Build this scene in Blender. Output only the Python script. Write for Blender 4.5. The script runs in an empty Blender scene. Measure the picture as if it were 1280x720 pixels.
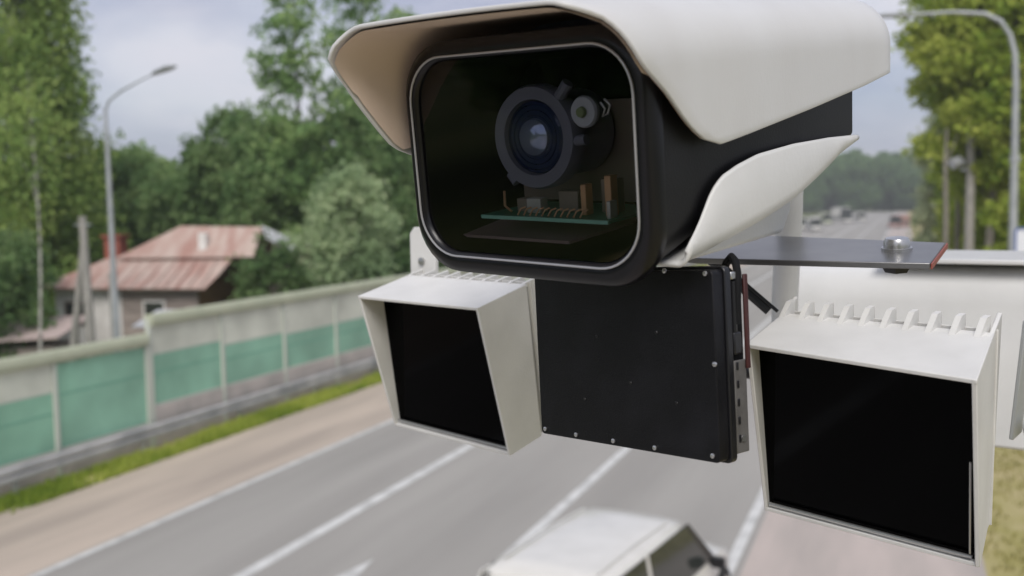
import bpy, bmesh, math, random
import numpy as np
from mathutils import Vector, Matrix, Euler
R = math.radians
C = bpy.context.scene.collection
S = bpy.context.scene

# ------------------------------------------------------------------ camera
cam_data = bpy.data.cameras.new('camera')
cam = bpy.data.objects.new('camera', cam_data); C.objects.link(cam)
yaw, pitch, roll = 0.37372, 0.08335, R(1.0)
d = Vector((-math.sin(yaw)*math.cos(pitch), math.cos(yaw)*math.cos(pitch), -math.sin(pitch)))
r0 = Vector((math.cos(yaw), math.sin(yaw), 0)); u0 = r0.cross(d)
r = r0*math.cos(roll)-u0*math.sin(roll); u = u0*math.cos(roll)+r0*math.sin(roll)
m = Matrix((r, u, -d)).transposed().to_4x4(); m.translation = (0, 0, 6.2)
cam.matrix_world = m
cam_data.sensor_width = 36; cam_data.lens = 36*1250/1280
cam_data.clip_start = 0.05; cam_data.clip_end = 6000
cam_data.dof.use_dof = True; cam_data.dof.focus_distance = 0.72; cam_data.dof.aperture_fstop = 7.2
S.camera = cam

# ------------------------------------------------------------------ light
SUN_EL, SUN_AZ = R(44), R(163)      # azimuth clockwise from +Y
w = bpy.data.worlds.new('World'); S.world = w; w.use_nodes = True
nt = w.node_tree; N = nt.nodes; L = nt.links; N.clear()
out = N.new('ShaderNodeOutputWorld'); bg = N.new('ShaderNodeBackground'); bg.inputs[1].default_value = 0.1
sky = N.new('ShaderNodeTexSky'); sky.sky_type = 'NISHITA'; sky.sun_disc = False
sky.sun_elevation = SUN_EL; sky.sun_rotation = SUN_AZ; sky.air_density = 1.0; sky.dust_density = 2.0
tc = N.new('ShaderNodeTexCoord'); mp = N.new('ShaderNodeMapping'); mp.inputs['Scale'].default_value = (1, 1, 2.6)
nz = N.new('ShaderNodeTexNoise'); nz.inputs['Scale'].default_value = 2.3; nz.inputs['Detail'].default_value = 7; nz.inputs['Roughness'].default_value = .55
rp = N.new('ShaderNodeValToRGB'); rp.color_ramp.elements[0].position = .33; rp.color_ramp.elements[1].position = .56
rp.color_ramp.elements[0].color = (.62, .62, .62, 1); rp.color_ramp.elements[1].color = (1, 1, 1, 1)
nz2 = N.new('ShaderNodeTexNoise'); nz2.inputs['Scale'].default_value = 3.1; nz2.inputs['Detail'].default_value = 6
rp2 = N.new('ShaderNodeValToRGB'); rp2.color_ramp.elements[0].position = .40; rp2.color_ramp.elements[1].position = .60
rp2.color_ramp.elements[0].color = (3.5, 3.8, 5.0, 1); rp2.color_ramp.elements[1].color = (6.0, 6.0, 6.6, 1)
mx = N.new('ShaderNodeMix'); mx.data_type = 'RGBA'
L.new(tc.outputs['Generated'], mp.inputs[0]); L.new(mp.outputs[0], nz.inputs['Vector']); L.new(mp.outputs[0], nz2.inputs['Vector'])
L.new(nz.outputs[0], rp.inputs[0]); L.new(nz2.outputs[0], rp2.inputs[0])
L.new(rp.outputs[0], mx.inputs[0]); L.new(sky.outputs[0], mx.inputs[6]); L.new(rp2.outputs[0], mx.inputs[7])
L.new(mx.outputs[2], bg.inputs[0]); L.new(bg.outputs[0], out.inputs[0])
sd = bpy.data.lights.new('sun', 'SUN'); sd.energy = 2.05; sd.angle = R(28); sd.color = (1, .955, .895)
sun = bpy.data.objects.new('sun', sd); C.objects.link(sun)
sv = Vector((math.sin(SUN_AZ)*math.cos(SUN_EL), math.cos(SUN_AZ)*math.cos(SUN_EL), math.sin(SUN_EL)))
sun.rotation_euler = sv.to_track_quat('Z', 'Y').to_euler(); sun.location = (0, 0, 60)
S.view_settings.view_transform = 'Standard'; S.view_settings.look = 'None'
S.view_settings.exposure = 0.36; S.view_settings.gamma = 1; S.view_settings.use_curve_mapping = False
S.cycles.max_bounces = 8; S.cycles.transparent_max_bounces = 24; S.cycles.use_denoising = True

# ------------------------------------------------------------------ materials
MAT = {}
def mat(name, col, rough=.6, metal=0., col2=None, scale=5., bump=0., bscale=None, detail=5, spec=.5, stretch=None, lo=.35, hi=.65, coat=0.):
    m = bpy.data.materials.new(name); m.use_nodes = True; nt = m.node_tree; N = nt.nodes; L = nt.links
    b = N['Principled BSDF']; b.inputs['Base Color'].default_value = (*col, 1); b.inputs['Roughness'].default_value = rough
    b.inputs['Metallic'].default_value = metal; b.inputs['Specular IOR Level'].default_value = spec; b.inputs['Coat Weight'].default_value = coat
    tc = N.new('ShaderNodeTexCoord'); mp = N.new('ShaderNodeMapping'); L.new(tc.outputs['Object'], mp.inputs[0])
    if stretch: mp.inputs['Scale'].default_value = stretch
    if col2:
        n = N.new('ShaderNodeTexNoise'); n.inputs['Scale'].default_value = scale; n.inputs['Detail'].default_value = detail
        rp = N.new('ShaderNodeValToRGB'); rp.color_ramp.elements[0].position = lo; rp.color_ramp.elements[1].position = hi
        rp.color_ramp.elements[0].color = (*col, 1); rp.color_ramp.elements[1].color = (*col2, 1)
        L.new(mp.outputs[0], n.inputs['Vector']); L.new(n.outputs[0], rp.inputs[0]); L.new(rp.outputs[0], b.inputs['Base Color'])
    if bump:
        n = N.new('ShaderNodeTexNoise'); n.inputs['Scale'].default_value = bscale or scale*6; n.inputs['Detail'].default_value = 4
        bp = N.new('ShaderNodeBump'); bp.inputs['Strength'].default_value = bump; bp.inputs['Distance'].default_value = .02
        L.new(mp.outputs[0], n.inputs['Vector']); L.new(n.outputs[0], bp.inputs['Height']); L.new(bp.outputs[0], b.inputs['Normal'])
    MAT[name] = m
    return m
def glassy(name, tint, ior=1.5, diff=None, dmix=0., rough=0.02):
    m = bpy.data.materials.new(name); m.use_nodes = True; nt = m.node_tree; N = nt.nodes; L = nt.links; N.clear()
    o = N.new('ShaderNodeOutputMaterial'); t = N.new('ShaderNodeBsdfTransparent'); t.inputs[0].default_value = (*tint, 1)
    g = N.new('ShaderNodeBsdfGlossy'); g.inputs['Roughness'].default_value = rough
    f = N.new('ShaderNodeFresnel'); f.inputs[0].default_value = ior; x = N.new('ShaderNodeMixShader')
    L.new(f.outputs[0], x.inputs[0]); L.new(g.outputs[0], x.inputs[2])
    if diff:
        df = N.new('ShaderNodeBsdfDiffuse'); y = N.new('ShaderNodeMixShader'); y.inputs[0].default_value = dmix
        n = N.new('ShaderNodeTexNoise'); n.inputs['Scale'].default_value = .7; n.inputs['Detail'].default_value = 7
        tc = N.new('ShaderNodeTexCoord'); rp = N.new('ShaderNodeValToRGB'); L.new(tc.outputs['Object'], n.inputs['Vector'])
        rp.color_ramp.elements[0].position = .3; rp.color_ramp.elements[1].position = .7
        rp.color_ramp.elements[0].color = (*[c*.72 for c in diff], 1); rp.color_ramp.elements[1].color = (*[min(1, c*1.1) for c in diff], 1)
        L.new(n.outputs[0], rp.inputs[0]); L.new(rp.outputs[0], df.inputs[0])
        L.new(t.outputs[0], y.inputs[1]); L.new(df.outputs[0], y.inputs[2]); L.new(y.outputs[0], x.inputs[1])
    else: L.new(t.outputs[0], x.inputs[1])
    L.new(x.outputs[0], o.inputs[0]); MAT[name] = m
def leafmat(name, a, b, c, sc=.35):
    m = bpy.data.materials.new(name); m.use_nodes = True; nt = m.node_tree; N = nt.nodes; L = nt.links; N.clear()
    o = N.new('ShaderNodeOutputMaterial'); df = N.new('ShaderNodeBsdfDiffuse'); tr = N.new('ShaderNodeBsdfTranslucent'); x = N.new('ShaderNodeMixShader'); x.inputs[0].default_value = .45
    tc = N.new('ShaderNodeTexCoord'); n = N.new('ShaderNodeTexNoise'); n.inputs['Scale'].default_value = sc; n.inputs['Detail'].default_value = 3
    g = N.new('ShaderNodeNewGeometry'); ad = N.new('ShaderNodeMath'); ad.operation = 'MULTIPLY_ADD'; ad.inputs[1].default_value = .3
    rp = N.new('ShaderNodeValToRGB'); e = rp.color_ramp.elements; e[0].position = .36; e[0].color = (*a, 1); e[1].position = .84; e[1].color = (*c, 1)
    k = e.new(.60); k.color = (*b, 1)
    L.new(tc.outputs['Object'], n.inputs['Vector']); L.new(g.outputs['Random Per Island'], ad.inputs[0]); L.new(n.outputs[0], ad.inputs[2])
    L.new(ad.outputs[0], rp.inputs[0]); L.new(rp.outputs[0], df.inputs[0]); L.new(rp.outputs[0], tr.inputs[0])
    L.new(df.outputs[0], x.inputs[1]); L.new(tr.outputs[0], x.inputs[2]); L.new(x.outputs[0], o.inputs[0]); MAT[name] = m

mat('white_paint', (.66, .66, .65), .42, col2=(.58, .58, .57), scale=14, bump=.03, bscale=260, lo=.3, hi=.75)
mat('white_visor', (.61, .61, .605), .36, col2=(.575, .57, .56), scale=11, bump=.03, bscale=350, lo=.38, hi=.72, detail=9, stretch=(1.6, 1.6, .5))
mat('beige_bounce', (.74, .60, .50), .55)  # beige of the visor inside, lightened to stand for light bounced off the ground
mat('illum_paint', (.66, .655, .635), .5, col2=(.58, .575, .555), scale=22, bump=.05, bscale=420, lo=.35, hi=.72)
mat('black_gloss', (.006, .006, .008), .28, spec=.35)
mat('black_body', (.005, .005, .006), .45, spec=.22, col2=(.009, .009, .01), scale=30, bump=.04, bscale=600)
mat('black_matte', (.006, .006, .007), .8, spec=.2)
mat('cavity', (.0015, .0014, .0015), .9, spec=.05)
mat('rim_grey', (.42, .42, .43), .35, .6)
mat('black_panel', (.004, .004, .0055), .45, spec=.25, col2=(.009, .009, .012), scale=25, bump=.08, bscale=900, lo=.45, hi=.75)
mat('black_metal', (.012, .012, .014), .3, .2)
mat('plate_top', (.16, .16, .165), .28, .55, col2=(.2, .2, .2), scale=30)
mat('dull_steel', (.13, .125, .12), .5, .2, col2=(.09, .085, .08), scale=60)
mat('steel', (.5, .5, .5), .3, .9)
mat('red_paint', (.045, .008, .008), .5)
mat('red_edge', (.28, .07, .05), .5)
mat('glass_black', (.0006, .0006, .0008), .04, spec=.05)
mat('lens_dark', (.30, .30, .33), .35)
mat('lens_blue', (.03, .045, .11), .12, coat=.5)
mat('lens_core', (.45, .52, .66), .06, .5)
mat('led_white', (.75, .76, .74), .4); mat('led_core', (.35, .42, .18), .4)
mat('pcb', (.06, .36, .22), .4); mat('pcb_edge', (.4, .85, .62), .4); mat('copper', (.95, .55, .28), .4, .1)
mat('chip', (.42, .34, .25), .5); mat('solder', (.85, .82, .72), .3, .2)
mat('plastic_brown', (.42, .29, .27), .5)
mat('asphalt', (.285, .272, .25), .85, col2=(.345, .33, .303), scale=.42, bump=.25, bscale=22, detail=9, stretch=(1.7, .16, 1))
mat('line', (.62, .62, .60), .7, col2=(.36, .36, .345), scale=2.2, lo=.42, hi=.78, detail=8)
mat('gravel', (.50, .42, .345), .95, col2=(.36, .305, .255), scale=.55, bump=.5, bscale=16, detail=10, stretch=(1.7, .22, 1))
mat('dust', (.50, .43, .39), .95, col2=(.37, .33, .30), scale=.7, bump=.3, bscale=14, detail=10, stretch=(1.5, .25, 1))
mat('soil', (.07, .10, .025), .95, col2=(.14, .15, .05), scale=.25, bump=.4, bscale=5, detail=9)
mat('verge', (.30, .27, .09), .95, col2=(.44, .37, .20), scale=.8, bump=.5, bscale=12, detail=9)
mat('concrete', (.52, .47, .43), .9, col2=(.40, .37, .34), scale=1.2, bump=.2, bscale=20, detail=8)
mat('pole_concrete', (.36, .34, .31), .9, col2=(.26, .25, .23), scale=2, bump=.2, bscale=20)
mat('galv', (.42, .44, .45), .5, .3, col2=(.33, .35, .36), scale=2)
mat('rail', (.56, .55, .54), .5, .35, col2=(.33, .335, .34), scale=1.2)
mat('cap', (.47, .49, .36), .6, col2=(.36, .39, .28), scale=.9, lo=.3, hi=.75)
mat('post', (.52, .55, .48), .6)
glassy('panel_green', (.60, .82, .70), 1.4, (.42, .76, .57), .64, .3)
glassy('panel_clear', (.85, .88, .82), 1.4, (.88, .90, .78), .74, .3)
mat('band', (.14, .36, .26), .6)
glassy('window_glass', (.60, .61, .66), 1.45)
mat('rust_roof', (.36, .21, .175), .85, col2=(.48, .38, .33), scale=.7, bump=.6, bscale=3, detail=9, stretch=(3, .5, 1))
mat('brick', (.30, .09, .06), .9, col2=(.22, .07, .05), scale=4)
mat('whitewash', (.82, .80, .77), .9, col2=(.68, .65, .62), scale=1.3, bump=.2)
mat('boards', (.44, .37, .33), .9, col2=(.23, .195, .175), scale=1.5, bump=.4, stretch=(.6, .6, 9))
mat('boards_ochre', (.30, .17, .07), .9, col2=(.2, .11, .05), scale=1.5, bump=.4, stretch=(.6, .6, 9))
mat('junk', (.5, .40, .37), .9, col2=(.34, .28, .26), scale=1.2, bump=.3)
mat('sheet_white', (.6, .61, .63), .5, col2=(.42, .43, .45), scale=2)
mat('bark', (.10, .085, .065), .95, col2=(.17, .15, .12), scale=4, bump=.6, stretch=(1, 1, .3))
mat('birch', (.50, .48, .44), .85, col2=(.12, .11, .10), scale=3, bump=.3, stretch=(.5, .5, 2.4), lo=.5, hi=.62)
mat('pine_bark', (.26, .24, .20), .9, col2=(.17, .155, .13), scale=4, bump=.5)
mat('car_white', (.68, .665, .62), .32, coat=.5, col2=(.62, .605, .56), scale=3)
mat('car_glass', (.035, .04, .035), .08, spec=.6)
mat('car_cream', (.55, .58, .42), .35, coat=.4); mat('car_red', (.5, .03, .035), .35, coat=.4); mat('car_rose', (.36, .22, .19), .5, coat=.2)
mat('rubber', (.02, .02, .02), .8); mat('lamp_lens', (.5, .06, .05), .3); mat('chrome', (.6, .6, .6), .15, .9)
mat('sign_white', (.72, .74, .78), .4); mat('sign_blue', (.04, .10, .35), .4)
leafmat('leaf_birch', (0.138, 0.227, 0.067), (0.241, 0.356, 0.103), (0.427, 0.531, 0.169))
leafmat('leaf_dark', (0.092, 0.171, 0.070), (0.163, 0.265, 0.103), (0.274, 0.374, 0.163))
leafmat('leaf_mid', (0.132, 0.235, 0.092), (0.227, 0.357, 0.135), (0.383, 0.504, 0.207))
leafmat('leaf_willow', (0.211, 0.303, 0.157), (0.339, 0.450, 0.244), (0.528, 0.614, 0.367))
leafmat('leaf_yellow', (0.164, 0.265, 0.044), (0.302, 0.391, 0.062), (0.528, 0.576, 0.135))
leafmat('leaf_far', (.10, .19, .08), (.16, .27, .11), (.24, .36, .15))
leafmat('dry_grass', (.24, .23, .07), (.34, .31, .11), (.46, .42, .20))
leafmat('leaf_pale', (0.225, 0.280, 0.164), (0.336, 0.397, 0.231), (0.473, 0.495, 0.325))

# ------------------------------------------------------------------ mesh helpers
class MB:
    def __init__(s): s.bm = bmesh.new()
    def box(s, x0, x1, y0, y1, z0, z1, M=None):
        v = [s.bm.verts.new(Vector(p)) for p in ((x0,y0,z0),(x1,y0,z0),(x1,y1,z0),(x0,y1,z0),(x0,y0,z1),(x1,y0,z1),(x1,y1,z1),(x0,y1,z1))]
        if M:
            for q in v: q.co = M @ q.co
        for f in ((0,3,2,1),(4,5,6,7),(0,1,5,4),(1,2,6,5),(2,3,7,6),(3,0,4,7)): s.bm.faces.new([v[i] for i in f])
        return s
    def plate(s, pts, t, M=None):
        """polygon thickened by t along its normal (t may be negative)"""
        pts = [Vector(p) for p in pts]
        n = Vector((0, 0, 0))
        for i in range(len(pts)): n += (pts[i]-pts[0]).cross(pts[(i+1) % len(pts)]-pts[0])
        n.normalize()
        a = [s.bm.verts.new(p) for p in pts]; b = [s.bm.verts.new(p+n*t) for p in pts]
        s.bm.faces.new(a[::-1]); s.bm.faces.new(b)
        k = len(pts)
        for i in range(k): s.bm.faces.new((a[i], a[(i+1) % k], b[(i+1) % k], b[i]))
        if M:
            for q in a+b: q.co = M @ q.co
        return s
    def prism(s, prof, x0, x1, axis='x'):
        """closed profile (a,b) extruded on axis"""
        def P(a, b, c): return (c, a, b) if axis == 'x' else ((a, c, b) if axis == 'y' else (a, b, c))
        A = [s.bm.verts.new(P(a, b, x0)) for a, b in prof]; B = [s.bm.verts.new(P(a, b, x1)) for a, b in prof]
        k = len(prof); s.bm.faces.new(A[::-1]); s.bm.faces.new(B)
        for i in range(k): s.bm.faces.new((A[i], A[(i+1) % k], B[(i+1) % k], B[i]))
        return s
    def tube(s, pts, rad, n=10, closed=False, cap=True):
        pts = [Vector(p) for p in pts]; k = len(pts); rings = []
        if not hasattr(rad, '__len__'): rad = [rad]*k
        up = None
        for i in range(k):
            if closed: t = pts[(i+1) % k]-pts[i-1]
            else: t = pts[min(i+1, k-1)]-pts[max(i-1, 0)]
            t.normalize()
            if up is None: up = Vector((0, 0, 1)) if abs(t.z) < .9 else Vector((1, 0, 0))
            a = t.cross(up)
            if a.length < 1e-4: a = t.cross(Vector((0, 1, 0)))
            a.normalize(); b = a.cross(t).normalized(); up = b
            rings.append([s.bm.verts.new(pts[i]+(a*math.cos(2*math.pi*j/n)+b*math.sin(2*math.pi*j/n))*rad[i]) for j in range(n)])
        for i in range(k if closed else k-1):
            A, B = rings[i], rings[(i+1) % k]
            for j in range(n): s.bm.faces.new((A[j], A[(j+1) % n], B[(j+1) % n], B[j]))
        if cap and not closed: s.bm.faces.new(rings[0][::-1]); s.bm.faces.new(rings[-1])
        return s
    def lathe(s, prof, c, ax, n=32):
        """prof = [(radius, along)] around axis ax at c"""
        c = Vector(c); ax = Vector(ax).normalized(); a = ax.orthogonal().normalized(); b = ax.cross(a); rings = []
        for rr, h in prof: rings.append([s.bm.verts.new(c+ax*h+(a*math.cos(2*math.pi*j/n)+b*math.sin(2*math.pi*j/n))*max(rr, 1e-5)) for j in range(n)])
        for A, B in zip(rings, rings[1:]):
            for j in range(n): s.bm.faces.new((A[j], A[(j+1) % n], B[(j+1) % n], B[j]))
        s.bm.faces.new(rings[0][::-1]); s.bm.faces.new(rings[-1])
        return s
    def loft(s, rings, cap0=True, cap1=True):
        V = [[s.bm.verts.new(p) for p in rr] for rr in rings]; n = len(V[0])
        for A, B in zip(V, V[1:]):
            for j in range(n): s.bm.faces.new((A[j], A[(j+1) % n], B[(j+1) % n], B[j]))
        if cap0: s.bm.faces.new(V[0][::-1])
        if cap1: s.bm.faces.new(V[-1])
        return s
    def build(s, name, m, parent=None, smooth=False, bevel=0, seg=2, weld=False, angle=35):
        bmesh.ops.recalc_face_normals(s.bm, faces=s.bm.faces[:])
        me = bpy.data.meshes.new(name); s.bm.to_mesh(me); s.bm.free()
        me.materials.append(MAT[m]); o = bpy.data.objects.new(name, me); C.objects.link(o)
        if parent: o.parent = parent
        if bevel:
            bv = o.modifiers.new('bevel', 'BEVEL'); bv.width = bevel; bv.segments = seg; bv.limit_method = 'ANGLE'; bv.angle_limit = R(30)
            bv.harden_normals = False
        if smooth or bevel:
            me.shade_smooth(); me.set_sharp_from_angle(angle=R(angle if not bevel else 60))
        return o
def tag(o, label=None, cat=None, group=None, kind=None):
    if label: o['label'] = label
    if cat: o['category'] = cat
    if group: o['group'] = group
    if kind: o['kind'] = kind
    return o
def empty(name, loc, rot=(0, 0, 0), label=None, cat=None, group=None):
    o = bpy.data.objects.new(name, None); C.objects.link(o); o.empty_display_size = .1
    o.location = loc; o.rotation_euler = rot if hasattr(rot, '__len__') else (0, 0, rot); return tag(o, label, cat, group)
def dup(root, loc, rot=0, scale=1, label=None, group=None):
    rr = root.copy(); C.objects.link(rr); rr.location = loc; rr.rotation_euler = (0, 0, rot)
    rr.scale = scale if hasattr(scale, '__len__') else (scale,)*3
    if label: rr['label'] = label
    if group: rr['group'] = group
    for ch in list(root.children):
        c = ch.copy(); C.objects.link(c); c.parent = rr
        for g in ch.children:
            dd = g.copy(); C.objects.link(dd); dd.parent = c
    return rr
def rrect(hw, zb, zt, rr, y, n=8):
    P = []
    for cx, cz, a0 in ((hw-rr, zt-rr, 0), (-hw+rr, zt-rr, 90), (-hw+rr, zb+rr, 180), (hw-rr, zb+rr, 270)):
        for i in range(n+1):
            a = R(a0+90*i/n); P.append(Vector((cx+rr*math.cos(a), y, cz+rr*math.sin(a))))
    return P

# ------------------------------------------------------------------ ground, road
def sheet(name, x0, x1, y0, y1, z, m, t=0.0):
    b = MB()
    if t: b.box(x0, x1, y0, y1, z-t, z)
    else:
        v = [b.bm.verts.new(p) for p in ((x0,y0,z),(x1,y0,z),(x1,y1,z),(x0,y1,z))]; b.bm.faces.new(v)
    return tag(b.build(name, m), kind='structure')
sheet('ground', -2500, 2500, -600, 4000, -.02, 'soil')
sheet('grass_bed', -18.25, -17.45, -60, 112, .0, 'verge')
sheet('gravel_shoulder', -17.45, -13.9, -60, 480, .0, 'gravel')
sheet('road', -13.88, -2.45, -60, 480, .004, 'asphalt')
sheet('dusty_shoulder', -2.45, 1.35, -60, 480, .002, 'dust')
sheet('side_road', -30, -13.96, 112, 480, .006, 'asphalt')
sheet('grass_verge', 1.35, 30, -60, 480, .0, 'verge')
for nm, x, ww in (('edge_line', -13.77, .16), ('lane_line', -10.36, .26), ('lane_line', -6.44, .22), ('edge_line', -2.67, .2)):
    sheet(nm, x-ww/2, x+ww/2, -60, 480, .009, 'line')
b = MB()   # painted arrow on the second lane
for P in ([(-8.72, 10.2), (-8.54, 10.2), (-8.54, 13.2), (-8.72, 13.2)], [(-8.98, 13.2), (-8.28, 13.2), (-8.63, 15.1)]):
    b.bm.faces.new([b.bm.verts.new((x, y, .010)) for x, y in P])
tag(b.build('lane_arrow', 'line'), kind='structure')

rng = np.random.default_rng(7)
def quads_mesh(name, cent, size, nrm_up=0.0, aspect=1.0, m=None, droop=0.0):
    """many small leaf quads around the given centres"""
    n = len(cent)
    a = rng.normal(size=(n, 3)); a[:, 2] -= droop; a /= np.linalg.norm(a, axis=1)[:, None]
    b = rng.normal(size=(n, 3)); b -= (b*a).sum(1)[:, None]*a; b /= np.linalg.norm(b, axis=1)[:, None]
    s = (size*(.6+.8*rng.random(n)))[:, None]
    V = np.empty((n, 4, 3)); V[:, 0] = cent-a*s; V[:, 1] = cent-b*s*.5*aspect-a*s*.05; V[:, 2] = cent+a*s; V[:, 3] = cent+b*s*.5*aspect-a*s*.05
    me = bpy.data.meshes.new(name); me.vertices.add(n*4); me.vertices.foreach_set('co', V.reshape(-1).astype(np.float32))
    me.loops.add(n*4); me.loops.foreach_set('vertex_index', np.arange(n*4, dtype=np.int32))
    me.polygons.add(n); me.polygons.foreach_set('loop_start', np.arange(0, n*4, 4, dtype=np.int32))
    me.update(); me.validate(); me.materials.append(MAT[m]); return me

def grass_strip(x0, x1, y0, y1, n, h, m, name):
    x = rng.uniform(x0, x1, n); y = y0+(y1-y0)*rng.random(n)**1.4
    keep = np.sin(y*1.3+np.sin(y*.37)*3)+np.sin(x*5+y*.6)+rng.normal(size=n)*.8 > -.7; x, y = x[keep], y[keep]; n = len(x)
    hh = h*(.4+.9*rng.random(n)); ang = rng.random(n)*math.pi; lean = rng.normal(size=(n, 2))*h*.35
    wv = .03
    V = np.zeros((n, 3, 3)); V[:, 0] = np.stack([x-np.cos(ang)*wv, y-np.sin(ang)*wv, x*0], 1); V[:, 1] = np.stack([x+np.cos(ang)*wv, y+np.sin(ang)*wv, x*0], 1)
    V[:, 2] = np.stack([x+lean[:, 0], y+lean[:, 1], hh], 1)
    me = bpy.data.meshes.new(name); me.vertices.add(n*3); me.vertices.foreach_set('co', V.reshape(-1).astype(np.float32))
    me.loops.add(n*3); me.loops.foreach_set('vertex_index', np.arange(n*3, dtype=np.int32)); me.polygons.add(n)
    me.polygons.foreach_set('loop_start', np.arange(0, n*3, 3, dtype=np.int32)); me.update(); me.materials.append(MAT[m])
    o = bpy.data.objects.new(name, me); C.objects.link(o); return o
tag(grass_strip(-18.0, -17.1, 3, 95, 60000, .20, 'leaf_yellow', 'roadside_grass'), 'bright green grass strip at the foot of the guard rail', 'grass', kind='stuff')
tag(grass_strip(1.3, 5, 12, 60, 9000, .12, 'dry_grass', 'verge_grass'), 'yellowish grass on the verge beside the dusty shoulder', 'grass', kind='stuff')
tag(grass_strip(-45, -18.8, 12, 70, 70000, .5, 'leaf_mid', 'tall_grass'), 'tall green grass behind the noise barrier', 'grass', kind='stuff')

# ------------------------------------------------------------------ noise barrier + guard rail
def barrier(y_posts, H, spec, label, zb=.70):
    t = empty('noise_barrier', (-18.3, y_posts[0], 0), 0, label, 'noise barrier')
    Y0 = y_posts[0]
    for i, y in enumerate(y_posts):
        MB().box(-.05, .07, y-Y0-.06, y-Y0+.06, 0, H-.12).build('post', 'post', t, bevel=.008)
    for i, (ya, yb) in enumerate(zip(y_posts, y_posts[1:])):
        a, c = ya-Y0+.064, yb-Y0-.064
        zg, ztop = spec[min(i, len(spec)-1)], H-.31
        MB().box(-.09, .05, a, c, 0, zb-.06+random.uniform(-.01, .01)).build('base_wall', 'concrete', t, bevel=.01)
        MB().box(-.01, .012, a, c, zb, zg-.01).build('green_panel', 'panel_green', t)
        MB().box(-.02, .02, a, c, zb-.045, zb-.002).build('panel_frame', 'post', t)
        MB().box(-.018, .018, a, c, zb+(zg-zb)*.62, zb+(zg-zb)*.62+.03).build('panel_band', 'band', t)
        if zg < ztop-.1:
            MB().box(-.01, .012, a, c, zg+.03, ztop).build('clear_panel', 'panel_clear', t)
            MB().box(-.018, .018, a, c, zg-.008, zg+.028).build('panel_frame', 'post', t)
    # rounded cap, one length per bay
    for i, (ya, yb) in enumerate(zip(y_posts, y_posts[1:])):
        prof = [(.13, H-.30), (.16, H-.24), (.15, H-.10), (.10, H-.02), (.02, H), (-.08, H-.02), (-.13, H-.12), (-.12, H-.30)]
        MB().prism(prof, ya-Y0+.004, yb-Y0-.004, 'y').build('top_cap', 'cap', t, smooth=True)
    return t
random.seed(3)
ysL = [5.0, 8.1, 11.25, 14.35, 17.45, 20.50]
barrier(ysL, 3.04, [2.1, 2.15, 2.05, 2.05, 2.70], 'lower near length of green and clear panelled noise barrier with rounded cap')
ysR = [20.64]+[20.5+3.1*i for i in range(1, 28)]
barrier(ysR, 3.52, [2.44, 2.28, 2.2, 2.2], 'taller far length of pale and green noise barrier with rounded cap running into the distance', 1.12)
t = empty('guard_rail', (-17.98, 0, 0), 0, 'long galvanised steel guard rail in front of the noise barrier', 'guard rail')
prof = [(0, .36), (.05, .39), (.05, .47), (0, .50), (0, .54), (.05, .57), (.05, .66), (0, .70), (-.012, .70), (.03, .65), (.03, .58), (-.012, .55), (-.012, .49), (.03, .46), (.03, .40), (-.012, .37)]
MB().prism(prof, 2, 104, 'y').build('rail_beam', 'rail', t)
for i in range(26): MB().box(-.14, -.03, 4+i*4-.05, 4+i*4+.05, 0, .68).build('rail_post', 'rail', t)

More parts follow.
